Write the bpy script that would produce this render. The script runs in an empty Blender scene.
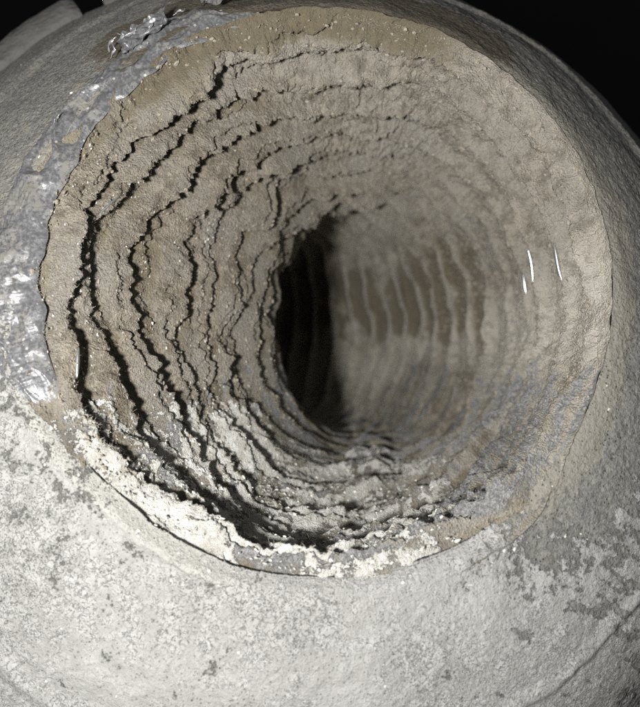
import bpy, math, random
import numpy as np
from mathutils import Vector

random.seed(7)
RNG = np.random.default_rng(7)
SC = bpy.context.scene
COL = SC.collection
CM = 0.01                      # the scene is in metres, shapes below are written in centimetres

# ------------------------------------------------------------------ camera
cam_d = bpy.data.cameras.new("camera")
cam = bpy.data.objects.new("camera", cam_d)
COL.objects.link(cam)
cam.location = (0, 0, 0)
cam.rotation_euler = (math.radians(90), 0, 0)
cam_d.sensor_fit = 'VERTICAL'
cam_d.sensor_height = 24
cam_d.lens = 20.78             # 60 degrees high
cam_d.clip_start = 0.002
cam_d.clip_end = 20
cam_d.dof.use_dof = True
cam_d.dof.focus_distance = 0.110
cam_d.dof.aperture_fstop = 11.5
SC.camera = cam

# ------------------------------------------------------------------ light: a phone torch beside the lens, dim room
world = bpy.data.worlds.new("World")
SC.world = world
world.use_nodes = True
bg = world.node_tree.nodes["Background"]
bg.inputs[0].default_value = (0.9, 0.95, 1.0, 1)
bg.inputs[1].default_value = 0.10

ld = bpy.data.lights.new("torch", 'POINT')
ld.energy = 1.5
ld.shadow_soft_size = 0.0075
ld.color = (1.0, 0.985, 0.96)
lamp = bpy.data.objects.new("torch", ld)
lamp.location = (-0.041, -0.020, -0.010)
COL.objects.link(lamp)

SC.view_settings.view_transform = 'Standard'
SC.view_settings.look = 'None'
SC.view_settings.exposure = 0
SC.view_settings.gamma = 1
SC.cycles.use_denoising = False
SC.cycles.max_bounces = 6

# ------------------------------------------------------------------ noise
_perm = np.random.default_rng(11).permutation(256).astype(np.int32)
_perm = np.concatenate([_perm, _perm, _perm])
_g = np.random.default_rng(12).normal(size=(256, 3)).astype(np.float32)
_g /= np.linalg.norm(_g, axis=1, keepdims=True)

def pnoise(P):
    shp = P.shape[:-1]
    P = P.reshape(-1, 3).astype(np.float32)
    out = np.empty(len(P), np.float32)
    CH = 200000
    for a in range(0, len(P), CH):
        p = P[a:a + CH]
        i = np.floor(p).astype(np.int32)
        f = p - i
        i &= 255
        u = f * f * f * (f * (f * 6 - 15) + 10)
        acc = 0
        for dx in (0, 1):
            wx = u[:, 0] if dx else 1 - u[:, 0]
            hx = _perm[i[:, 0] + dx]
            for dy in (0, 1):
                wy = u[:, 1] if dy else 1 - u[:, 1]
                hy = _perm[hx + i[:, 1] + dy]
                for dz in (0, 1):
                    wz = u[:, 2] if dz else 1 - u[:, 2]
                    g = _g[_perm[hy + i[:, 2] + dz]]
                    d = g[:, 0] * (f[:, 0] - dx) + g[:, 1] * (f[:, 1] - dy) + g[:, 2] * (f[:, 2] - dz)
                    acc = acc + wx * wy * wz * d
        out[a:a + CH] = acc
    return out.reshape(shp) * 1.6

def fbm(P, sc, octv=3, off=0.0, gain=0.5):
    s = 0; a = 1.0; n = 0
    for o in range(octv):
        s = s + a * pnoise(P * (sc * 2.03 ** o) + (off + 17.3 * o))
        n += a; a *= gain
    return s / n

def sstep(a, b, x):
    t = np.clip((x - a) / (b - a), 0, 1)
    return t * t * (3 - 2 * t)

def band(th, centre, half, soft):
    """1 inside centre +- half degrees, fading over soft degrees"""
    d = np.abs((th - centre + 180) % 360 - 180)
    return 1 - sstep(half, half + soft, d)

# ------------------------------------------------------------------ the bore of the duct
# k, left edge (x, depth), right edge (x, depth), half height, centre height, lean of the ring
CTRL = [
    (-0.30, (-5.0, 8.9), (4.9, 8.9), 5.1, 1.7, 10),
    (0.00, (-4.78, 10.25), (4.93, 10.35), 4.95, 1.45, 10),
    (0.25, (-3.75, 11.6), (5.02, 13.2), 4.62, 1.05, 7),
    (0.50, (-2.65, 12.8), (4.9, 16.3), 4.10, 0.95, 4),
    (0.75, (-1.85, 13.8), (4.4, 19.4), 3.65, 0.85, 2),
    (1.00, (-1.38, 14.8), (3.45, 22.1), 3.45, 0.95, 0),
    (1.25, (-1.55, 15.8), (2.05, 24.3), 3.45, 1.0, 0),
    (1.50, (-2.2, 16.6), (0.25, 25.9), 3.5, 1.0, 0),
    (1.75, (-3.1, 17.0), (-1.9, 26.7), 3.6, 1.0, 0),
    (2.25, (-6.0, 17.3), (-6.2, 27.0), 3.8, 1.0, 0),
    (3.00, (-12.0, 17.4), (-12.2, 27.0), 4.0, 1.0, 0),
    (3.40, (-15.0, 17.4), (-15.2, 27.0), 4.0, 1.0, 0),
]
_K = np.array([c[0] for c in CTRL])
_V = np.array([[c[1][0], c[1][1], c[2][0], c[2][1], c[3], c[4], c[5]] for c in CTRL], float)
_M = np.gradient(_V, _K, axis=0)

def ctrl(k):
    k = np.clip(k, _K[0], _K[-1] - 1e-4)
    j = np.clip(np.searchsorted(_K, k, side='right') - 1, 0, len(_K) - 2)
    h = (_K[j + 1] - _K[j])[..., None]
    t = ((k - _K[j]) / (_K[j + 1] - _K[j]))[..., None]
    return ((2 * t**3 - 3 * t**2 + 1) * _V[j] + (t**3 - 2 * t**2 + t) * h * _M[j]
            + (-2 * t**3 + 3 * t**2) * _V[j + 1] + (t**3 - t**2) * h * _M[j + 1])

def bore(k, th, inward=0.0, back=0.0):
    """point on the bore; th in degrees (0 right, 90 top); inward and back in cm"""
    c = ctrl(k)
    L = np.stack([c[..., 0], c[..., 1], c[..., 5]], -1)
    R = np.stack([c[..., 2], c[..., 3], c[..., 5]], -1)
    C = (L + R) / 2; A = (R - L) / 2
    tl = np.radians(c[..., 6]); h = c[..., 4]
    V = np.stack([0 * h, h * np.sin(tl), h * np.cos(tl)], -1)
    t = np.radians(th)
    ct, st = np.cos(t)[..., None], np.sin(t)[..., None]
    a = np.linalg.norm(A, axis=-1, keepdims=True); hh = h[..., None]
    n = -(ct * A / a * hh + st * V / hh * a)
    n /= np.linalg.norm(n, axis=-1, keepdims=True)
    T = np.cross(V, A); T = -T / np.linalg.norm(T, axis=-1, keepdims=True)
    T = T * np.sign(T[..., 1:2] * 0 + 1)
    return C + ct * A + st * V + n * np.asarray(inward)[..., None] + T * np.asarray(back)[..., None]

_t = np.cross(np.array([0, 0, 1.0]), np.array([1.0, 0, 0]))   # V x A = +depth
BACK = 1.0 if _t[1] < 0 else -1.0                                # 'back' > 0 goes deeper when multiplied by BACK

# ------------------------------------------------------------------ mesh helpers
def grid_mesh(name, P, attrs=None, closed=True, mat=None):
    """P: (rows, cols, 3) in cm"""
    r, c, _ = P.shape
    me = bpy.data.meshes.new(name)
    me.vertices.add(r * c)
    me.vertices.foreach_set("co", (P.reshape(-1) * CM).astype(np.float32))
    cc = c if closed else c - 1
    i, j = np.meshgrid(np.arange(r - 1), np.arange(cc), indexing='ij')
    jn = (j + 1) % c
    q = np.stack([i * c + j, i * c + jn, (i + 1) * c + jn, (i + 1) * c + j], -1).reshape(-1)
    nf = len(q) // 4
    me.loops.add(nf * 4); me.polygons.add(nf)
    me.loops.foreach_set("vertex_index", q.astype(np.int32))
    me.polygons.foreach_set("loop_start", np.arange(0, nf * 4, 4, dtype=np.int32))
    me.polygons.foreach_set("use_smooth", np.ones(nf, bool))
    me.update(calc_edges=True)
    if attrs is not None:
        at = me.attributes.new("mask", 'FLOAT_COLOR', 'POINT')
        at.data.foreach_set("color", attrs.reshape(-1).astype(np.float32))
    if mat: me.materials.append(mat)
    return me

def soup_mesh(name, V, F, mat, smooth=False):
    """V (n,3) cm, F (m,3 or 4)"""
    me = bpy.data.meshes.new(name)
    me.vertices.add(len(V)); me.vertices.foreach_set("co", (V.reshape(-1) * CM).astype(np.float32))
    nf, w = F.shape
    me.loops.add(nf * w); me.polygons.add(nf)
    me.loops.foreach_set("vertex_index", F.reshape(-1).astype(np.int32))
    me.polygons.foreach_set("loop_start", np.arange(0, nf * w, w, dtype=np.int32))
    me.polygons.foreach_set("use_smooth", np.full(nf, smooth))
    me.update(calc_edges=True)
    me.materials.append(mat)
    return me

def link(name, me, parent=None, **props):
    o = bpy.data.objects.new(name, me)
    COL.objects.link(o)
    if parent: o.parent = parent
    for k, v in props.items(): o[k] = v
    return o

# ------------------------------------------------------------------ materials
class NT:
    def __init__(s, name):
        s.m = bpy.data.materials.new(name); s.m.use_nodes = True
        s.t = s.m.node_tree; s.t.nodes.clear()
        s.out = s.n('ShaderNodeOutputMaterial'); s.b = s.n('ShaderNodeBsdfPrincipled')
        s.l(s.b.outputs[0], s.out.inputs[0])
        s.tc = s.n('ShaderNodeTexCoord').outputs['Object']
    def n(s, t, **k):
        x = s.t.nodes.new(t)
        for a, v in k.items(): setattr(x, a, v)
        return x
    def l(s, a, b): s.t.links.new(a, b)
    def put(s, sock, v):
        if hasattr(v, 'is_output'): s.l(v, sock)
        else: sock.default_value = v
    def noise(s, scale, detail=3, rough=0.55, vec=None, dist=0.0):
        x = s.n('ShaderNodeTexNoise'); s.l(vec or s.tc, x.inputs['Vector'])
        x.inputs['Scale'].default_value = scale; x.inputs['Detail'].default_value = detail
        x.inputs['Roughness'].default_value = rough; x.inputs['Distortion'].default_value = dist
        return x.outputs['Fac']
    def voro(s, scale, feature='F1', vec=None):
        x = s.n('ShaderNodeTexVoronoi', feature=feature); s.l(vec or s.tc, x.inputs['Vector'])
        x.inputs['Scale'].default_value = scale
        return x.outputs['Distance']
    def math(s, op, a, b=0.0, c=0.0, clamp=False):
        x = s.n('ShaderNodeMath', operation=op, use_clamp=clamp)
        s.put(x.inputs[0], a); s.put(x.inputs[1], b); s.put(x.inputs[2], c)
        return x.outputs[0]
    def step(s, v, a, b, lo=0.0, hi=1.0):
        x = s.n('ShaderNodeMapRange', interpolation_type='SMOOTHSTEP'); s.put(x.inputs[0], v)
        x.inputs[1].default_value = a; x.inputs[2].default_value = b
        x.inputs[3].default_value = lo; x.inputs[4].default_value = hi
        return x.outputs[0]
    def mix(s, f, a, b):
        x = s.n('ShaderNodeMix', data_type='RGBA'); s.put(x.inputs[0], f)
        s.put(x.inputs[6], a if hasattr(a, 'is_output') else (*a, 1)); s.put(x.inputs[7], b if hasattr(b, 'is_output') else (*b, 1))
        return x.outputs[2]
    def bump(s, h, dist, strength=1.0):
        x = s.n('ShaderNodeBump'); x.inputs['Strength'].default_value = strength
        x.inputs['Distance'].default_value = dist; s.l(h, x.inputs['Height'])
        return x.outputs[0]

def lint_material():
    m = NT("lint_coated_foil")
    at = m.n('ShaderNodeAttribute', attribute_name="mask")
    sp = m.n('ShaderNodeSeparateColor'); m.l(at.outputs['Color'], sp.inputs[0])
    white, film, foil = sp.outputs[0], sp.outputs[1], sp.outputs[2]
    n_big = m.noise(90, 4); n_mid = m.noise(420, 4, 0.6); n_fine = m.noise(1900, 4, 0.7)
    n_hair = m.noise(5200, 2, 0.6, dist=0.5)
    grain = m.voro(2600)
    tan = m.mix(m.step(n_mid, 0.33, 0.68), (0.175, 0.147, 0.105), (0.39, 0.345, 0.27))
    tan = m.mix(m.step(n_big, 0.40, 0.66), tan, (0.33, 0.305, 0.26))
    tan = m.mix(m.step(n_fine, 0.52, 0.72, 0, 0.75), tan, (0.58, 0.54, 0.465))
    tan = m.mix(m.step(n_fine, 0.44, 0.30, 0, 0.65), tan, (0.12, 0.098, 0.07))
    tan = m.mix(m.math('MULTIPLY', at.outputs['Alpha'], m.step(n_mid, 0.25, 0.6, 0.3, 0.85)), tan, (0.74, 0.70, 0.61))
    # bare silvery-grey foil, streaky
    fo = m.math('ADD', foil, m.math('MULTIPLY', m.math('SUBTRACT', n_mid, 0.5), 1.1))
    fo = m.math('ADD', fo, m.math('MULTIPLY', m.math('SUBTRACT', n_fine, 0.5), 0.7))
    fo = m.step(fo, 0.44, 0.60)
    foilc = m.mix(m.step(n_fine, 0.35, 0.65), (0.16, 0.155, 0.148), (0.37, 0.37, 0.37))
    # brown see-through film, and the shade painted between the far ribs
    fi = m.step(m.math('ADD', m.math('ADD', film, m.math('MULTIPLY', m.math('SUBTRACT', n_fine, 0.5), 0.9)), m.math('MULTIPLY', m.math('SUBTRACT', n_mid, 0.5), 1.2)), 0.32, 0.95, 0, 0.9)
    film_shade_c = m.mix(n_mid, (0.080, 0.061, 0.034), (0.19, 0.16, 0.10))
    # white powder
    w = m.math('ADD', white, m.math('MULTIPLY', m.math('SUBTRACT', n_mid, 0.5), 0.8))
    w = m.math('ADD', w, m.math('MULTIPLY', m.math('SUBTRACT', n_fine, 0.5), 0.9))
    ws = m.step(w, 0.47, 0.56)
    whc = m.mix(m.step(n_mid, 0.35, 0.7), (0.56, 0.54, 0.48), (0.80, 0.79, 0.755))
    c = m.mix(fo, tan, foilc); c = m.mix(fi, c, film_shade_c); c = m.mix(ws, c, whc)
    m.l(c, m.b.inputs['Base Color'])
    bare = m.math('MULTIPLY', m.math('MAXIMUM', fo, fi), m.math('SUBTRACT', 1.0, ws))
    rough = m.math('SUBTRACT', 0.95, m.math('MULTIPLY', bare, 0.5))
    m.l(rough, m.b.inputs['Roughness'])
    m.l(m.math('MULTIPLY', fo, m.math('MULTIPLY', m.math('SUBTRACT', 1.0, ws), 0.35)), m.b.inputs['Metallic'])
    h = m.math('ADD', m.math('MULTIPLY', n_fine, 0.65), m.math('MULTIPLY', n_hair, 0.35))
    h = m.math('SUBTRACT', h, m.math('MULTIPLY', grain, m.math('SUBTRACT', 0.35, m.math('MULTIPLY', ws, 0.25))))
    h = m.math('MULTIPLY', h, m.math('SUBTRACT', 1.0, m.math('MULTIPLY', bare, 0.6)))
    h = m.math('ADD', h, m.math('MULTIPLY', ws, 0.35))
    h = m.math('ADD', h, m.math('MULTIPLY', n_mid, 0.3))
    m.l(m.bump(h, 0.0012, 1.0), m.b.inputs['Normal'])
    m.b.inputs['Specular IOR Level'].default_value = 0.2
    m.b.inputs['Sheen Weight'].default_value = 0.1
    m.b.inputs['Sheen Roughness'].default_value = 0.6
    return m.m

def collar_material():
    m = NT("powdered_grey_collar")
    at = m.n('ShaderNodeAttribute', attribute_name="mask")
    sp = m.n('ShaderNodeSeparateColor'); m.l(at.outputs['Color'], sp.inputs[0])
    white, tanm = sp.outputs[0], sp.outputs[1]
    n_big = m.noise(45, 4); n_mid = m.noise(330, 4, 0.62); n_fine = m.noise(1500, 4, 0.7)
    n_gr = m.noise(3600, 2, 0.6)
    cr = m.voro(620, 'DISTANCE_TO_EDGE')
    grey = m.mix(m.step(n_fine, 0.35, 0.65), (0.15, 0.147, 0.133), (0.275, 0.27, 0.248))
    grey = m.mix(m.step(n_mid, 0.45, 0.7, 0, 0.5), grey, (0.23, 0.228, 0.23))
    grey = m.mix(m.step(n_gr, 0.60, 0.72, 0, 0.8), grey, (0.09, 0.085, 0.075))
    pep = m.step(m.math('ADD', m.voro(1250), m.math('MULTIPLY', n_mid, 0.35)), 0.36, 0.26)
    grey = m.mix(m.math('MULTIPLY', pep, 0.85), grey, (0.06, 0.055, 0.045))
    tan = m.mix(n_fine, (0.18, 0.168, 0.14), (0.37, 0.35, 0.305))
    tan = m.mix(m.math('MULTIPLY', pep, 0.7), tan, (0.08, 0.07, 0.05))
    tan = m.mix(m.step(m.math('ADD', sp.outputs[2], m.math('MULTIPLY', m.math('SUBTRACT', n_mid, 0.5), 0.9)), 0.35, 0.7), tan, m.mix(n_fine, (0.05, 0.042, 0.032), (0.20, 0.175, 0.135)))
    w = m.math('ADD', white, m.math('MULTIPLY', m.math('SUBTRACT', n_mid, 0.5), 1.15))
    w = m.math('ADD', w, m.math('MULTIPLY', m.math('SUBTRACT', n_fine, 0.5), 0.95))
    w = m.math('ADD', w, m.math('MULTIPLY', m.math('SUBTRACT', n_big, 0.5), 0.25))
    ws = m.step(w, 0.40, 0.56)
    n_w = m.noise(950, 3, 0.6, dist=0.9)
    crack = m.step(m.math('ABSOLUTE', m.math('SUBTRACT', n_w, 0.5)), 0.022, 0.006)
    thin = m.step(m.math('ADD', m.math('MULTIPLY', n_big, 0.6), m.math('MULTIPLY', n_mid, 0.5)), 0.50, 0.62)
    ws = m.math('MULTIPLY', ws, m.math('SUBTRACT', 1.0, m.math('MULTIPLY', crack, m.math('ADD', 0.06, m.math('MULTIPLY', thin, 0.8)))))
    pit = m.math('MULTIPLY', m.step(m.noise(1700, 3, 0.6), 0.60, 0.68), m.math('ADD', 0.1, thin))
    ws = m.math('MULTIPLY', ws, m.math('SUBTRACT', 1.0, m.math('MULTIPLY', pit, 0.7)))
    whc = m.mix(m.step(n_mid, 0.35, 0.7), (0.325, 0.320, 0.305), (0.43, 0.425, 0.41))
    cream = at.outputs['Alpha']
    whc = m.mix(cream, whc, m.mix(n_fine, (0.28, 0.27, 0.235), (0.56, 0.555, 0.52)))
    base = m.mix(m.step(m.math('ADD', tanm, m.math('MULTIPLY', m.math('SUBTRACT', n_mid, 0.5), 0.8)), 0.35, 0.65), grey, tan)
    m.l(m.mix(ws, base, whc), m.b.inputs['Base Color'])
    m.b.inputs['Roughness'].default_value = 0.8
    m.b.inputs['Specular IOR Level'].default_value = 0.3
    h = m.math('ADD', m.math('MULTIPLY', n_fine, 0.6), m.math('MULTIPLY', ws, 0.35))
    h = m.math('ADD', h, m.math('MULTIPLY', n_mid, 0.5))
    h = m.math('ADD', h, m.math('MULTIPLY', n_gr, 0.25))
    h = m.math('SUBTRACT', h, m.math('MULTIPLY', pep, 0.4))
    m.l(m.bump(h, 0.0007, 1.0), m.b.inputs['Normal'])
    return m.m

def film_material():
    m = NT("crinkled_clear_film")
    n_mid = m.noise(150, 3, 0.5, dist=0.8); n_fine = m.noise(1700, 4, 0.7)
    v = m.voro(520)
    dust = m.step(m.math('ADD', n_mid, m.math('MULTIPLY', m.math('SUBTRACT', n_fine, 0.5), 0.7)), 0.46, 0.66)
    base = m.mix(m.step(n_fine, 0.4, 0.62), (0.12, 0.12, 0.125), (0.205, 0.207, 0.215))
    base = m.mix(dust, base, (0.215, 0.208, 0.19))
    base = m.mix(m.step(v, 0.16, 0.11), base, (0.45, 0.44, 0.40))
    base = m.mix(m.step(m.noise(600, 1), 0.68, 0.72), base, (0.10, 0.09, 0.08))
    m.l(base, m.b.inputs['Base Color'])
    m.l(m.step(dust, 0, 1, 0.33, 0.8), m.b.inputs['Roughness'])
    m.b.inputs['Metallic'].default_value = 0.2
    m.l(m.bump(m.math('ADD', m.math('MULTIPLY', n_mid, 1.2), m.math('MULTIPLY', n_fine, 0.15)), 0.00035), m.b.inputs['Normal'])
    return m.m

def glossy_material():
    m = NT("clear_plastic_scrap")
    m.b.inputs['Base Color'].default_value = (0.85, 0.85, 0.85, 1)
    m.b.inputs['Roughness'].default_value = 0.12
    m.b.inputs['Transmission Weight'].default_value = 0.85
    m.b.inputs['IOR'].default_value = 1.45
    m.l(m.bump(m.noise(900, 2), 0.0003, 0.6), m.b.inputs['Normal'])
    return m.m

def plain(name, ca, cb, scale, rough=0.9, bd=0.0004):
    m = NT(name); n = m.noise(scale, 4, 0.6)
    m.l(m.mix(n, ca, cb), m.b.inputs['Base Color']); m.b.inputs['Roughness'].default_value = rough
    m.l(m.bump(n, bd), m.b.inputs['Normal'])
    return m.m

M_lint = lint_material(); M_collar = collar_material(); M_film = film_material(); M_gloss = glossy_material()
M_fibre = plain("tan_lint_fibre", (0.40, 0.36, 0.29), (0.62, 0.58, 0.50), 500)
M_crumb = plain("white_powder_crumb", (0.62, 0.60, 0.54), (0.82, 0.81, 0.77), 600)
M_tancrumb = plain("tan_lint_crumb", (0.26, 0.22, 0.17), (0.46, 0.42, 0.35), 600)
M_dark = plain("dark_bench", (0.006, 0.006, 0.006), (0.012, 0.011, 0.010), 12, 0.9, 0.001)
M_clip = plain("dull_grey_plastic", (0.10, 0.10, 0.095), (0.17, 0.165, 0.155), 300, 0.85, 0.0012)
M_outer = plain("grey_outer_sleeve", (0.16, 0.16, 0.155), (0.24, 0.235, 0.22), 90, 0.8)

# ------------------------------------------------------------------ the duct
duct = bpy.data.objects.new("flexible_duct", None)
COL.objects.link(duct)
duct.location = (0, 0.14, -0.098)
duct["label"] = "wide open end of a dusty corrugated flexible duct bending left into darkness"
duct["category"] = "duct"
INV = -Vector(duct.location)

def part(name, me, parent=None, **props):
    o = link(name, me, parent or duct, **props)
    if parent is None: o.location = INV
    return o

FOLDS = 10.0        # folds per unit of k

def fold_shape(i, p, th):
    """k, inward height and lean (cm) plus the dust, film and painted-shade masks, for fold index i (0 = at the mouth)"""
    K = (i + p) / FOLDS
    q = bore(K, th)                                    # undisplaced point for noise lookup
    ph = i + p
    # how ragged and deep: deep folds left and bottom left, softer on top and right
    left = band(th, 205, 62, 55)
    bott = band(th, 262, 40, 30)
    right = band(th, 350, 55, 40)
    top = band(th, 92, 30, 50)
    deep = np.clip(left + 0.9 * bott + 0.35 * band(th, 125, 25, 30), 0, 1)
    cyl = np.stack([np.cos(np.radians(th)) * 3.0, np.sin(np.radians(th)) * 3.0, ph * 0.55], -1)
    w = 0.62 * fbm(cyl, 0.5, 2, 3.1, 0.25) + 0.085 * fbm(cyl, 1.5, 2, 9.4)
    w = w + 0.028 * fbm(cyl, 7.0, 2, 1.7)
    w = w + 0.24 * np.sin(np.radians(th * 3 + 50) + ph * 0.9)
    w *= np.clip(0.55 + 0.75 * deep, 0, 1.2) * sstep(-0.1, 0.9, ph) * (1 - 0.35 * sstep(0.4, 0.8, K) * right)
    w = w + 0.17 * fbm(cyl, 2.2, 4, 171.0) * np.clip(1 - ph, 0, 1) ** 2 * band(th, 158, 45, 18)
    w = w - 0.50 * np.clip(left + bott, 0, 1) * np.sin(np.pi * np.clip(ph / 4.0, 0, 1))
    damp = 1 - 0.7 * band(th, 280, 50, 20) * sstep(0.3, 0.55, K)
    k = (ph + w) / FOLDS
    # saw profile (left/bottom): slow climb to a crest then a drop; rib profile (right)
    n1 = fbm(cyl, 0.8, 2, 21.0); n2 = fbm(cyl, 1.1, 2, 24.0)
    lo_ = 0.34 + 0.20 * n1; hi_ = lo_ + 0.20 + 0.15 * n2
    dr = 0.74 + 0.07 * n1
    saw = sstep(0, 1, (p - lo_) / (hi_ - lo_)) * (1 - sstep(0, 1, (p - dr) / (0.985 - dr)))
    saw = saw * (0.88 + 0.16 * p)
    rib = np.exp(-((p - 0.5) / (0.15 - 0.03 * sstep(0.4, 0.8, K))) ** 2)
    soft = 0.5 - 0.5 * np.cos(2 * np.pi * p)
    deep = deep * (1 - 0.45 * sstep(0.5, 0.9, K) * band(th, 275, 45, 25))
    amp = 0.85 + 1.3 * fbm(cyl, 0.9, 2, 33.0)
    fade = 1 - 0.15 * sstep(0.9, 1.5, K)
    far_shade = sstep(0.32, 0.6, K) * band(th, 22, 50, 35)
    ribw = np.clip(right + sstep(0.35, 0.8, K) * 0.75 * (1 - left), 0, 1)
    h = ((0.40 - 0.17 * bott + 0.12 * left * (1 - bott) * sstep(0.15, 0.5, K)) * deep * saw + (1 - deep) * (ribw * (0.34 + 0.04 * sstep(0.4, 0.8, K)) * rib + (1 - ribw) * 0.25 * soft)) * np.clip(amp, 0.3, 1.4) * fade
    h *= 1 - 0.2 * sstep(0.8, 1.2, K) * left
    # deep ragged crevice between neighbouring pleats, opening and closing round the ring
    gw = 0.15 + 0.26 * fbm(cyl, 0.9, 2, 131.0) + 0.06 * fbm(cyl, 4.0, 2, 137.0)
    gw = np.clip(gw, 0.03, 0.52) * (0.35 + 0.65 * deep)
    gd = np.minimum(1 - p, p * 3.5)
    crev = np.exp(-(gd / gw) ** 3)
    h = h - crev * np.clip(0.06 + 0.04 * deep, 0, 0.4) * sstep(0.02, 0.10, gw) * np.clip(deep + 0.12, 0, 1) * (1 - 0.5 * sstep(0.8, 1.3, K))
    # extra crevice part way up some pleats
    c2 = 0.50 + 0.10 * fbm(cyl, 1.2, 2, 157.0)
    gate = sstep(-0.2, 0.18, fbm(cyl, 0.55, 2, 151.0)) * (0.6 + 0.8 * np.abs(fbm(cyl, 1.5, 2, 153.0)))
    c2 = c2 + 0.08
    v2 = sstep(c2 - 0.05, c2, p) * (1 - sstep(c2 + 0.08, c2 + 0.16, p))
    h = h - 0.20 * v2 * gate * deep * damp * (1 - 0.5 * sstep(0.8, 1.3, K))
    # a second coarser irregularity: some pleats stand far proud of the next
    h = h + (0.20 - 0.11 * bott) * fbm(cyl * np.array([0.6, 0.6, 2.2]), 0.9, 2, 191.0) * deep * damp
    # ledges where layers of felt end, ragged and unrelated to the wire
    val = ph * 1.35 + 1.9 * fbm(cyl, 0.75, 2, 161.0) + 0.55 * fbm(cyl, 3.0, 3, 167.0) + 0.10 * fbm(q, 9.0, 2, 169.0)
    fr = val - np.floor(val)
    led = np.minimum(fr, (1 - fr) * 6.0)
    h = h + led * damp * (0.13 * (1 - ribw) * (1 - deep) + 0.09 * deep + 0.03) * (1 - 0.75 * sstep(0.5, 0.9, K))
    # scales: folds break up into overlapping petals
    fineb = band(th, 302, 32, 18) * (1 - sstep(0.9, 1.2, K)) + 0.7 * band(th, 262, 25, 20) * sstep(0.45, 0.7, K)
    fw = ph * 3.3 + 1.3 * fbm(cyl, 1.3, 3, 241.0)
    h = h + 0.085 * (np.abs(np.sin(fw * np.pi)) ** 0.7 - 0.5) * fineb
    pet = fbm(cyl, 2.3, 2, 141.0)
    h = h + 0.08 * np.maximum(pet, 0) * deep * damp * saw * (1 - 0.7 * sstep(0.5, 0.9, K))
    lean = 0.02 * deep * saw
    # lint build-up: lumpy felt
    lump = 0.085 * fbm(q, 1.7, 3, 40.0) + 0.055 * fbm(q, 6.0, 3, 50.0) + 0.030 * fbm(q, 24.0, 2, 55.0, 0.6)
    lump = lump + 0.05 * np.maximum(0, fbm(q, 3.2, 2, 58.0)) * (0.4 + 0.8 * top)
    puff = np.abs(fbm(q, 4.2, 1, 261.0)) + 0.6 * np.abs(fbm(q, 9.5, 1, 263.0))
    lump = lump + 0.13 * puff * (1 - 0.55 * right) * (1 - 0.5 * bott) * (1 - 0.6 * sstep(0.4, 0.8, K)) * (0.5 + 0.5 * sstep(-0.15, 0.15, fbm(q, 0.8, 2, 265.0)))
    ragg = 0.12 * damp * fbm(cyl, 5.0, 3, 61.0) * saw * deep
    lump = lump * (1 - 0.6 * band(th, 275, 50, 20) * sstep(0.35, 0.7, K))
    lump = lump * (1 - 0.5 * sstep(0.4, 0.8, K))
    h = h + lump + ragg
    # powder in flakes on the floor of the bore
    st = np.stack([cyl[..., 0] * 0.75, cyl[..., 1] * 0.75, ph * 2.6], -1)
    fl = fbm(st, 1.5, 3, 70.0, 0.6)
    reach = band(th, 254, 30, 30) * (1 - sstep(0.45, 0.85, K))
    fl2 = fbm(st, 5.0, 3, 75.0, 0.6)
    wh = (0.62 + 0.85 * fl + 0.55 * fl2) * reach ** 0.7 + 0.06 * band(th, 235, 20, 20) - (0.07 + 0.4 * np.maximum(0, fl2)) * (1 - sstep(0.5, 1.3, ph)) * reach
    white = np.clip(wh, 0, 1)
    h = h + 0.022 * sstep(0.42, 0.60, white)
    ff = fbm(np.stack([q[..., 0], q[..., 1] * 0.7, q[..., 2]], -1), 1.1, 3, 80.0)
    foil = band(th, 292, 16, 22) * 0.55 * (1 - sstep(0.2, 0.5, K)) + 0.42 * band(th, 255, 36, 20) + 0.16 * band(th, 205, 20, 25) + 0.7 * ff * band(th, 250, 90, 20)
    foil = np.clip(foil, 0, 1)
    stk = fbm(np.stack([cyl[..., 0] * .32, cyl[..., 1] * .32, ph * 4.2 + cyl[..., 0] * 0.4], -1), 1.2, 3, 251.0)
    foil = foil * (1 - 0.8 * fineb) + fineb * np.clip(0.42 + 1.1 * stk, 0, 0.85)
    foil = np.clip(foil + 0.25 * band(th, 255, 60, 20) * sstep(0.5, 0.8, K) * np.sin(ph * 18 + 3 * ff), 0, 1)
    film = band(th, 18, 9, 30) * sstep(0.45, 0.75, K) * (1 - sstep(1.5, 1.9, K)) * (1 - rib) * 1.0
    film = np.clip(film * (0.9 + 1.2 * ff) + 0.7 * deep * (1 - sstep(0.15, 0.6, saw)) * (0.8 + ff) + 0.95 * band(th, 96, 28, 22) * (1 - sstep(0.3, 0.95, ph)) + (0.40 + 0.5 * ff) * far_shade * (1 - rib), 0, 1)  # last term darkens the colour between far ribs as painted relief shading
    pale = np.maximum(0.30 * (1 - left) + 0.35 * sstep(0.5, 1.0, K) * (1 - left), 0.85 * band(th, 322, 34, 30)) * (1 - fineb * np.clip(0.5 - 1.5 * stk, 0, 1))
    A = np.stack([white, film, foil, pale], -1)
    return k, h, lean, A

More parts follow.
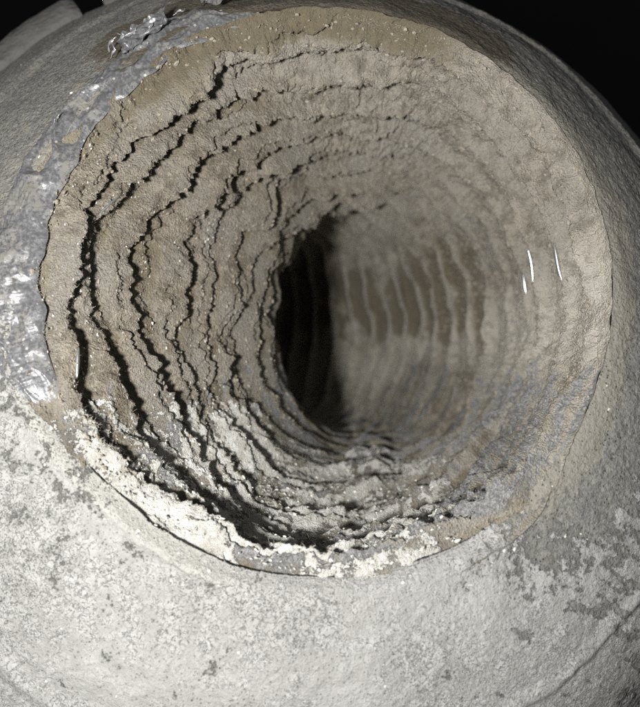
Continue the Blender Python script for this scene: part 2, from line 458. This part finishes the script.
NFOLD = 18
def fold_mesh(i):
    if i < 9: nt, npp = 1560, 40
    elif i < 13: nt, npp = 1000, 24
    else: nt, npp = 640, 18
    th = np.arange(nt) * 360.0 / nt
    # denser rows by the groove
    p = np.linspace(0, 1, npp)
    p = p + 0.06 * np.sin(2 * np.pi * p) * -1 if False else p
    TH, PP = np.meshgrid(th, p)
    k, h, lean, A = fold_shape(i, PP, TH)
    # the two rims are shared with the neighbours; fold 0 tucks under the collar
    if i == 0:
        e0 = sstep(0, 0.30, PP); lo = band(TH, 235, 70, 25)
        h = h * (e0 + (1 - e0) * 0.1) + 0.06 * (1 - e0) * fbm(bore(k, TH), 3.0, 3, 215.0) + 0.15 * (1 - e0) * 0.6 * fbm(bore(k, TH), 2.2, 4, 211.0, 0.7) * band(TH, 165, 60, 25) - 0.40 * (1 - sstep(0, 0.7, PP)) * lo
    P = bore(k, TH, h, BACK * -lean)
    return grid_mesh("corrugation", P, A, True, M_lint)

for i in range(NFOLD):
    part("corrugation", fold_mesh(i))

# the hidden run beyond the bend, plain but closed at its far end
kk = np.linspace(NFOLD / FOLDS, 3.3, 120); tt = np.arange(360) * 1.0
TH, KK = np.meshgrid(tt, kk)
hh = 0.12 * (0.5 - 0.5 * np.cos(KK * FOLDS * 2 * np.pi))
P = bore(KK, TH, hh + 0.03 * fbm(bore(KK, TH), 3.0, 2))
A = np.zeros(P.shape[:2] + (4,))
part("duct_tail", grid_mesh("duct_tail", P, A, True, M_lint))

# ------------------------------------------------------------------ the collar round the mouth
RC = np.array([-1.0, 13.9, 0.12]); RR = 10.3; RT = math.radians(14)
def rim(th, s=1.0, back=0.0):
    t = np.radians(th)
    return np.stack([RC[0] + s * RR * np.cos(t), RC[1] + s * RR * np.sin(t) * math.sin(RT) + back,
                     RC[2] + s * RR * np.sin(t) * math.cos(RT)], -1)

def lip_gap(th):
    """how far the collar's inner lip stands outside the bore (room for the film at upper left)"""
    c = np.stack([np.cos(np.radians(th)) * 4, np.sin(np.radians(th)) * 4, 0 * th], -1)
    return 0.03 + (0.03 + 0.07 * band(th, 195, 75, 25)) * fbm(c, 1.2, 4, 221.0) + 0.06 * band(th, 235, 60, 25) + 0.22 * band(th, 160, 38, 30)

def collar_pt(t, th):
    z = np.zeros_like(th)
    m0 = bore(z, th, -lip_gap(th))
    r1 = rim(th)
    tt = t[..., None]
    P = m0 * (1 - tt) + r1 * tt
    d = r1 - m0
    tang = np.stack([-np.sin(np.radians(th)), z, np.cos(np.radians(th))], -1)
    n = np.cross(d, tang); n /= np.linalg.norm(n, axis=-1, keepdims=True)
    n *= np.where(n[..., 1:2] > 0, -1, 1)
    return P, n

def collar_disp(t, th, P):
    dome = (0.32 + 0.45 * band(th, 262, 60, 70)) * np.sin(np.pi * np.clip(t, 0, 1)) ** 0.9
    lipc = (-0.04 - 0.12 * band(th, 235, 60, 25)) * np.exp(-(t / 0.018) ** 2)                      # rounded inner lip
    rl = 0.44 + 0.02 * np.sin(np.radians(th * 2 + 40)) + 0.012 * fbm(P, 0.8, 2, 5.0)
    ridge = 0.06 * np.exp(-((t - rl) / 0.020) ** 2) - 0.012 * np.exp(-((t - rl - 0.035) / 0.016) ** 2) + 0.03 * sstep(rl - 0.01, rl + 0.02, t)
    g = 0
    g = 0.09 * np.exp(-((t - 0.022) / 0.016) ** 2) * band(th, 215, 32, 14)
    relief = 0.05 * fbm(P, 0.9, 2, 6.0) + 0.022 * fbm(P, 5.0, 3, 8.0) + 0.012 * fbm(P, 17.0, 2, 7.0)
    return dome + lipc + ridge + g + relief

nr, nt = 300, 1500
th = np.arange(nt) * 360.0 / nt
t = np.linspace(0, 1, nr) ** 1.15
TH, TT = np.meshgrid(th, t)
P0, N0 = collar_pt(TT, TH)
D = collar_disp(TT, TH, P0)
f1 = fbm(P0, 0.55, 3, 90.0)
f2 = fbm(P0, 2.4, 3, 94.0)
# powder coverage
wc = 0.84 * band(TH, 268, 32, 34) + 0.50 * band(TH, 202, 26, 25) * (1 - band(TH, 268, 32, 34))
rot = np.stack([(P0[..., 0] - 0.6 * P0[..., 2]) * 0.55, P0[..., 1] * 0.8, (P0[..., 2] + 0.6 * P0[..., 0]) * 2.0], -1)
f3 = fbm(rot, 1.6, 4, 97.0, 0.6)
wc = wc + 0.10 * band(TH, 300, 25, 15)
wc = wc * (1 - 0.45 * band(TH + 22 * f2, 322, 18, 20)) + band(TH, 315, 20, 12) * (0.42 + 1.4 * f3) * sstep(0.10, 0.30, TT)
wc = wc + 0.26 * f1 * band(TH, 258, 75, 20) + 0.25 * f2 * band(TH, 258, 80, 20)
wc = np.clip(wc, 0, 1)
tn = (1 - sstep(0.02, 0.14, TT)) * (0.35 + 0.5 * band(TH, 30, 70, 30)) + 0.35 * band(TH, 90, 70, 30)
tn = np.clip(tn + 0.4 * f2, 0, 1)
D = D + 0.018 * sstep(0.40, 0.6, wc + 0.3 * f2)
P = P0 + N0 * D[..., None]
dirt = band(TH, 92, 34, 20) * (1 - sstep(0.16, 0.34, TT)) * 0.9
cream = band(TH, 215, 32, 14) * (1 - sstep(0.022, 0.042, TT + 0.03 * f2)) * 0.8
wc = np.maximum(wc, cream * 0.66)
A = np.stack([wc, np.maximum(tn, dirt), dirt, cream], -1)
# the inner lip curls a little way into the bore; the rim rolls over and becomes a skirt
back1 = []
pre = []
for s, dd in ((0.0, 0.55), (0.0, 0.30), (0.0, 0.10)):
    q0, n0 = collar_pt(np.zeros_like(th), th)
    inner = bore(np.full_like(th, 0.0), th, -lip_gap(th) * 0.9 - 0.02)
    inner = inner + np.array([0, dd, 0.0])
    pre.append(inner)
for ang in np.linspace(8, 90, 16):
    a = math.radians(ang)
    q = rim(th, 1 + 0.035 * math.sin(a), 0.0)
    q = q + np.array([0, 1, 0.0]) * (0.9 * (1 - math.cos(a)))
    q = q + 0.03 * fbm(q, 2.0, 2)[:, None]
    back1.append(q)
for b in np.linspace(1.6, 6.0, 12):
    back1.append(rim(th, 1.035, b))
back1 = np.array(back1)
pre = np.array(pre)
# soften the junction
Pall = np.concatenate([pre, P, back1]); Aall = np.concatenate([np.repeat(A[:1], len(pre), 0), A, np.repeat(A[-1:], len(back1), 0)])
collar = part("collar", grid_mesh("collar", Pall, Aall, True, M_collar), label="broad grey collar caked in white powder along its lower half")

# outer sleeve carrying on behind the collar, closed by a back disc
rows = [rim(th[::5], s, b) for s, b in ((1.03, 5.9), (1.0, 7.0), (1.03, 8.0), (1.0, 9.0), (1.03, 10), (1.0, 11), (1.03, 12), (1.0, 13), (0.8, 13.6), (0.4, 13.8), (0.02, 13.8))]
sleeve = part("outer_sleeve", grid_mesh("outer_sleeve", np.array(rows), None, True, M_outer))

# clip moulded on the collar, upper left
def box_strip(pts, wid, thick, up):
    """bar along pts (n,3)"""
    pts = np.array(pts, float); n = len(pts)
    tg = np.gradient(pts, axis=0); tg /= np.linalg.norm(tg, axis=1, keepdims=True)
    up = np.array(up, float); sd = np.cross(tg, up); sd /= np.linalg.norm(sd, axis=1, keepdims=True)
    uu = np.cross(sd, tg)
    ring = []
    for a in range(12):
        an = 2 * math.pi * a / 12
        ca, sa = math.cos(an), math.sin(an)
        e = 0.5
        x = np.sign(ca) * abs(ca) ** e; y = np.sign(sa) * abs(sa) ** e
        ring.append(pts + sd * (x * wid / 2) + uu * (y * thick / 2))
    R = np.array(ring).transpose(1, 0, 2)
    c0 = R[0].mean(0); c1 = R[-1].mean(0)
    R = np.concatenate([[c0 + (R[0] - c0) * 0.02], R, [c1 + (R[-1] - c1) * 0.02]])
    return R

def on_collar(t, th_, lift=0.0):
    tt_ = np.atleast_1d(np.array(t, float)); hh_ = np.atleast_1d(np.array(th_, float))
    tt_, hh_ = np.broadcast_arrays(tt_, hh_)
    p, n = collar_pt(tt_, hh_)
    return p + n * (collar_disp(tt_, hh_, p) + lift)[..., None]

cl = on_collar(0.80, np.linspace(122, 139, 14), 0.10)
clip = part("clip", grid_mesh("clip", box_strip(cl, 0.9, 0.5, (-0.4, -1, 0.3)), None, True, M_clip), parent=collar)
cl = on_collar(0.82, np.linspace(108, 118, 10), 0.08)
part("clip", grid_mesh("clip", box_strip(cl, 0.7, 0.4, (-0.4, -1, 0.3)), None, True, M_clip), parent=collar)

# ------------------------------------------------------------------ crinkled film tucked round the upper left of the mouth
def film_band():
    a = np.linspace(104, 214, 900); v = np.linspace(0, 1, 46)
    TH, VV = np.meshgrid(a, v)
    z = np.zeros_like(TH)
    ends = sstep(104, 116, TH) * (1 - sstep(188, 214, TH))
    pin = bore(z + 0.012, TH, 0.03 + 0.05 * ends + 0.16 * fbm(bore(z, TH), 1.6, 2, 231.0) * ends)
    wv = 0.001 + (0.062 + 0.03 * fbm(np.stack([TH * 0.05, z, z], -1), 1.0, 2)) * ends
    po, no = collar_pt(wv, TH)
    po = po + no * (collar_disp(wv, TH, po) + 0.03)[..., None]
    P = pin * (1 - VV[..., None]) + po * VV[..., None]
    q = np.stack([TH * 0.10, VV * 2.0, z], -1)
    cr = 1 - np.abs(fbm(q, 0.8, 2, 3.0)) * 3.0
    cr2 = 1 - np.abs(fbm(q, 2.6, 1, 13.0)) * 3.0
    edge = np.sin(np.pi * np.clip(VV, 0, 1)) ** 0.5
    h = (0.05 + 0.12 * cr + 0.02 * cr2 + 0.008 * fbm(P, 14, 2)) * edge * ends - 0.06 * (1 - ends)
    P = P + no * h[..., None]
    return grid_mesh("plastic_film", P, None, False, M_film)
part("plastic_film", film_band(), label="crinkled silvery film tucked round the upper left of the mouth")

def scrap(centre, u, v, w, hgt, seed, mat=M_gloss):
    """a crumpled scrap of clear plastic with real folds"""
    n = 26
    a, b = np.meshgrid(np.linspace(-1, 1, n), np.linspace(-1, 1, n))
    u = np.array(u, float); v = np.array(v, float); u /= np.linalg.norm(u); v /= np.linalg.norm(v)
    nn = np.cross(u, v)
    q = np.stack([a * 1.2 + seed, b * 1.2, a * 0], -1)
    f = np.abs(fbm(q, 1.6, 2, seed)) * 2.2
    ed = 1 + 0.4 * fbm(q, 1.0, 2, seed + 4)
    P = np.array(centre) + u * (a * w * ed)[..., None] + v * (b * hgt * ed)[..., None] - nn * ((f * 0.10 - 0.05)[..., None])
    return grid_mesh("film_scrap", P, None, False, mat)

def strand(pts, rad):
    """a twisted strand of clear film through the points"""
    pts = np.array(pts, float); n = 30
    tpar = np.linspace(0, len(pts) - 1, n)
    P = np.stack([np.interp(tpar, np.arange(len(pts)), pts[:, a]) for a in range(3)], -1)
    for _ in range(3): P[1:-1] = (P[:-2] + P[2:] + 2 * P[1:-1]) / 4
    tg = np.gradient(P, axis=0); tg /= np.linalg.norm(tg, axis=1, keepdims=True)
    up = np.array([0.2, -1, 0.1]); sd = np.cross(tg, up); sd /= np.linalg.norm(sd, axis=1, keepdims=True); uu = np.cross(sd, tg)
    tw = np.linspace(0, 5, n)
    rr = rad * np.sin(np.linspace(0.12, math.pi - 0.12, n)) ** 0.6
    rg = []
    for a in np.arange(8) * 2 * math.pi / 8:
        x = np.cos(a) * 1.5; y = np.sin(a) * 0.55
        X = x * np.cos(tw) - y * np.sin(tw); Y = x * np.sin(tw) + y * np.cos(tw)
        rg.append(P + sd * (X * rr)[:, None] + uu * (Y * rr)[:, None])
    return grid_mesh("film_scrap", np.array(rg).transpose(1, 0, 2), None, True, M_strand)

M_strand = plain("shiny_film_strand", (0.50, 0.50, 0.51), (0.72, 0.72, 0.74), 700, 0.2, 0.0002)
M_strand.node_tree.nodes['Principled BSDF'].inputs['Metallic'].default_value = 0.6
for (t_, th_, lift) in ((0.06, 108, 0.25), (0.05, 126, 0.14)):
    c = on_collar(t_, th_, lift)[0]; a = math.radians(th_)
    me = scrap(c, (-math.sin(a), 0.0, math.cos(a)), (math.cos(a), 0.6, math.sin(a)), 0.55, 0.25, th_ * 0.1, M_film)
    part("film_scrap", me)
rs = random.Random(5)
for (t_, th_, L, rad) in ((0.14, 106, 0.55, 0.035), (0.11, 109, 0.50, 0.04), (0.13, 112, 0.30, 0.03), (0.08, 107, 0.35, 0.03), (0.07, 128, 0.40, 0.035),
                          (0.10, 131, 0.30, 0.04), (0.06, 133, 0.35, 0.03), (0.03, 125, 0.25, 0.03), (0.02, 150, 0.22, 0.025), (0.05, 118, 0.25, 0.025)):
    c = on_collar(t_, th_, 0.16)[0]; a = math.radians(th_ - 90) + rs.uniform(-.7, .7)
    pts = [c + np.array([math.cos(a + rs.uniform(-.5, .5)) * L * .55 * f, rs.uniform(-.05, .05), math.sin(a + rs.uniform(-.5, .5)) * L * .55 * f]) for f in (-1, -.4, 0.2, .6, 1)]
    part("film_scrap", strand(pts, rad * 0.55))

# short shiny arcs added on the folds to catch highlights
def surf(ph, th_):
    ph = np.asarray(ph, float); th_ = np.asarray(th_, float)
    i = np.floor(ph); k, h, lean, A = fold_shape(i, ph - i, th_)
    return bore(k, th_, h, BACK * -lean)

def bead(ph, t0, t1, r, mat=M_gloss):
    n = 24
    ths = np.linspace(t0, t1, n)
    P = surf(np.full(n, ph), ths)
    # smooth
    for _ in range(60): P[1:-1] = (P[:-2] + P[2:] + 2 * P[1:-1]) / 4
    c = bore(np.full(n, ph / FOLDS), ths, 2.0)
    up = c - P; up /= np.linalg.norm(up, axis=1, keepdims=True)
    P = P + up * r * 0.35
    tg = np.gradient(P, axis=0); tg /= np.linalg.norm(tg, axis=1, keepdims=True)
    sd = np.cross(tg, up)
    rr = r * np.sin(np.linspace(0.15, math.pi - 0.15, n)) ** 0.5
    rings = [P + (sd * math.cos(a) + up * math.sin(a)) * rr[:, None] for a in np.arange(10) * 2 * math.pi / 10]
    return grid_mesh("glint_arc_mesh", np.array(rings).transpose(1, 0, 2), None, True, mat)

M_glint = plain("shiny_glint_metal", (0.60, 0.60, 0.60), (0.78, 0.78, 0.78), 400, 0.34, 0.0001)
M_glint.node_tree.nodes['Principled BSDF'].inputs['Metallic'].default_value = 0.9
for ph, t0, t1, r in ((1.45, 3, 12, 0.045), (2.5, 7, 16, 0.045), (3.4, 5, 12, 0.05), (0.7, 197, 203, 0.035), (1.6, 158, 164, 0.03),
                      (6.6, 262, 268, 0.05), (7.6, 272, 279, 0.06), (8.5, 256, 262, 0.05), (2.6, 226, 229, 0.03)):
    part("glint_arc", bead(ph, t0, t1, r, M_glint))

# ------------------------------------------------------------------ lint fibres and crumbs
def fibres(n, seed, lo, hi, width, phr, thr, curl=0.5):
    r = np.random.default_rng(seed)
    ph = r.uniform(*phr, n); th_ = r.uniform(*thr, n)
    q = np.stack([np.cos(np.radians(th_)) * 3, np.sin(np.radians(th_)) * 3, ph * 0.55], -1)
    keep = fbm(q, 1.6, 3, 201.0) + r.normal(0, 0.12, n) > 0.04
    ph = ph[keep]; th_ = th_[keep]; n = len(ph)
    P = surf(ph, th_)
    c = bore(ph / FOLDS, th_, 2.5)
    up = c - P; up /= np.linalg.norm(up, axis=1, keepdims=True)
    rd = r.normal(size=(n, 3)); rd /= np.linalg.norm(rd, axis=1, keepdims=True)
    d = rd + up * 0.35; d /= np.linalg.norm(d, axis=1, keepdims=True)
    L = r.uniform(lo, hi, n)[:, None] * (0.4 + 0.6 * r.random(n)[:, None])
    b = r.normal(size=(n, 3)) * curl
    view = P / np.linalg.norm(P, axis=1, keepdims=True)
    rnd = np.cross(d, r.normal(size=(n, 3))); rnd /= np.linalg.norm(rnd, axis=1, keepdims=True)
    sd = rnd * width
    S = 4
    V = np.empty((n, S, 2, 3))
    for s in range(S):
        t = s / (S - 1)
        c_ = P - up * 0.01 + d * L * t + b * L * t * t * 0.5
        taper = 1 - 0.5 * t
        V[:, s, 0] = c_ - sd * taper; V[:, s, 1] = c_ + sd * taper
    base = (np.arange(n) * S * 2)[:, None, None]
    s_ = np.arange(S - 1)[None, :, None] * 2
    F = base + s_ + np.array([0, 1, 3, 2])[None, None]
    return V.reshape(-1, 3), F.reshape(-1, 4)

V1, F1 = fibres(170000, 3, 0.02, 0.10, 0.0018, (0.05, 8.5), (-20, 235))
V2, F2 = fibres(9000, 4, 0.05, 0.16, 0.0022, (0.05, 6.0), (235, 340))
V = np.concatenate([V1, V2]); F = np.concatenate([F1, F2 + len(V1)])
part("lint_fuzz", soup_mesh("lint_fuzz", V, F, M_fibre), kind="stuff")

ico_v = None
def blob(n_s=6, n_r=4):
    v = []
    for a in range(1, n_r):
        for b in range(n_s):
            t = math.pi * a / n_r; f = 2 * math.pi * b / n_s
            v.append((math.sin(t) * math.cos(f), math.sin(t) * math.sin(f), math.cos(t)))
    v += [(0, 0, 1), (0, 0, -1)]
    F = []
    for a in range(n_r - 2):
        for b in range(n_s):
            i0 = a * n_s + b; i1 = a * n_s + (b + 1) % n_s
            F += [(i0, i0 + n_s, i1 + n_s), (i0, i1 + n_s, i1)]
    T = len(v) - 2; B = T + 1
    for b in range(n_s):
        F.append((T, b, (b + 1) % n_s)); F.append((B, (n_r - 2) * n_s + (b + 1) % n_s, (n_r - 2) * n_s + b))
    return np.array(v), np.array(F)
BV, BF = blob()

def crumbs(P, up, rad, seed, flat=0.6):
    r = np.random.default_rng(seed); n = len(P)
    q = r.normal(size=(n, 3, 3)); Q, _ = np.linalg.qr(q)
    sc_ = r.uniform(0.5, 1.3, (n, 1, 3))
    V = np.einsum('bk,nkj->nbj', BV, Q) * sc_ * rad[:, None, None]
    V *= r.uniform(0.7, 1.25, (n, len(BV), 1))
    dn = np.einsum('nbj,nj->nb', V, up)
    V -= up[:, None] * (dn * (1 - flat))[..., None]
    V += P[:, None]
    F = BF[None] + (np.arange(n) * len(BV))[:, None, None]
    return V.reshape(-1, 3), F.reshape(-1, 3)

def bore_crumbs(n, seed, phr, thr, rlo, rhi):
    r = np.random.default_rng(seed)
    ph = r.uniform(*phr, n); th_ = r.uniform(*thr, n)
    P = surf(ph, th_); c = bore(ph / FOLDS, th_, 2.5)
    up = c - P; up /= np.linalg.norm(up, axis=1, keepdims=True)
    rad = rlo + (rhi - rlo) * r.random(n) ** 3
    return crumbs(P, up, rad, seed)

V, F = bore_crumbs(2600, 21, (0.1, 5.5), (212, 296), 0.006, 0.045)
Va, Fa = bore_crumbs(1200, 23, (0.1, 6.0), (150, 230), 0.008, 0.035)
r = np.random.default_rng(31)
n = 1300
ct = r.random(n) ** 1.2 * 0.95; chh = r.normal(240, 32, n)
Pc = on_collar(ct, chh); _, Nc = collar_pt(ct, chh)
Vb, Fb = crumbs(Pc, Nc, 0.008 + 0.03 * r.random(n) ** 3, 32)
part("powder_crumbs", soup_mesh("powder_crumbs", np.concatenate([V, Va, Vb]),
     np.concatenate([F, Fa + len(V), Fb + len(V) + len(Va)]), M_crumb, False), kind="stuff")
V, F = bore_crumbs(9000, 22, (0.05, 9.0), (-30, 230), 0.012, 0.05)
part("lint_crumbs", soup_mesh("lint_crumbs", V, F, M_tancrumb, False), kind="stuff")

# ------------------------------------------------------------------ dark bench and room behind
def sheet(name, pts, mat):
    me = bpy.data.meshes.new(name); me.from_pydata([tuple(np.array(p) * CM) for p in pts], [], [(0, 1, 2, 3)])
    me.materials.append(mat); return link(name, me, kind="structure")
zb = RC[2] - RR * 1.035 * math.cos(RT) - 0.15
sheet("bench_surface", [(-150, -60, zb), (150, -60, zb), (150, 160, zb), (-150, 160, zb)], M_dark)
sheet("backdrop", [(-150, 120, zb + .1), (150, 120, zb + .1), (150, 120, 150), (-150, 120, 150)], M_dark)
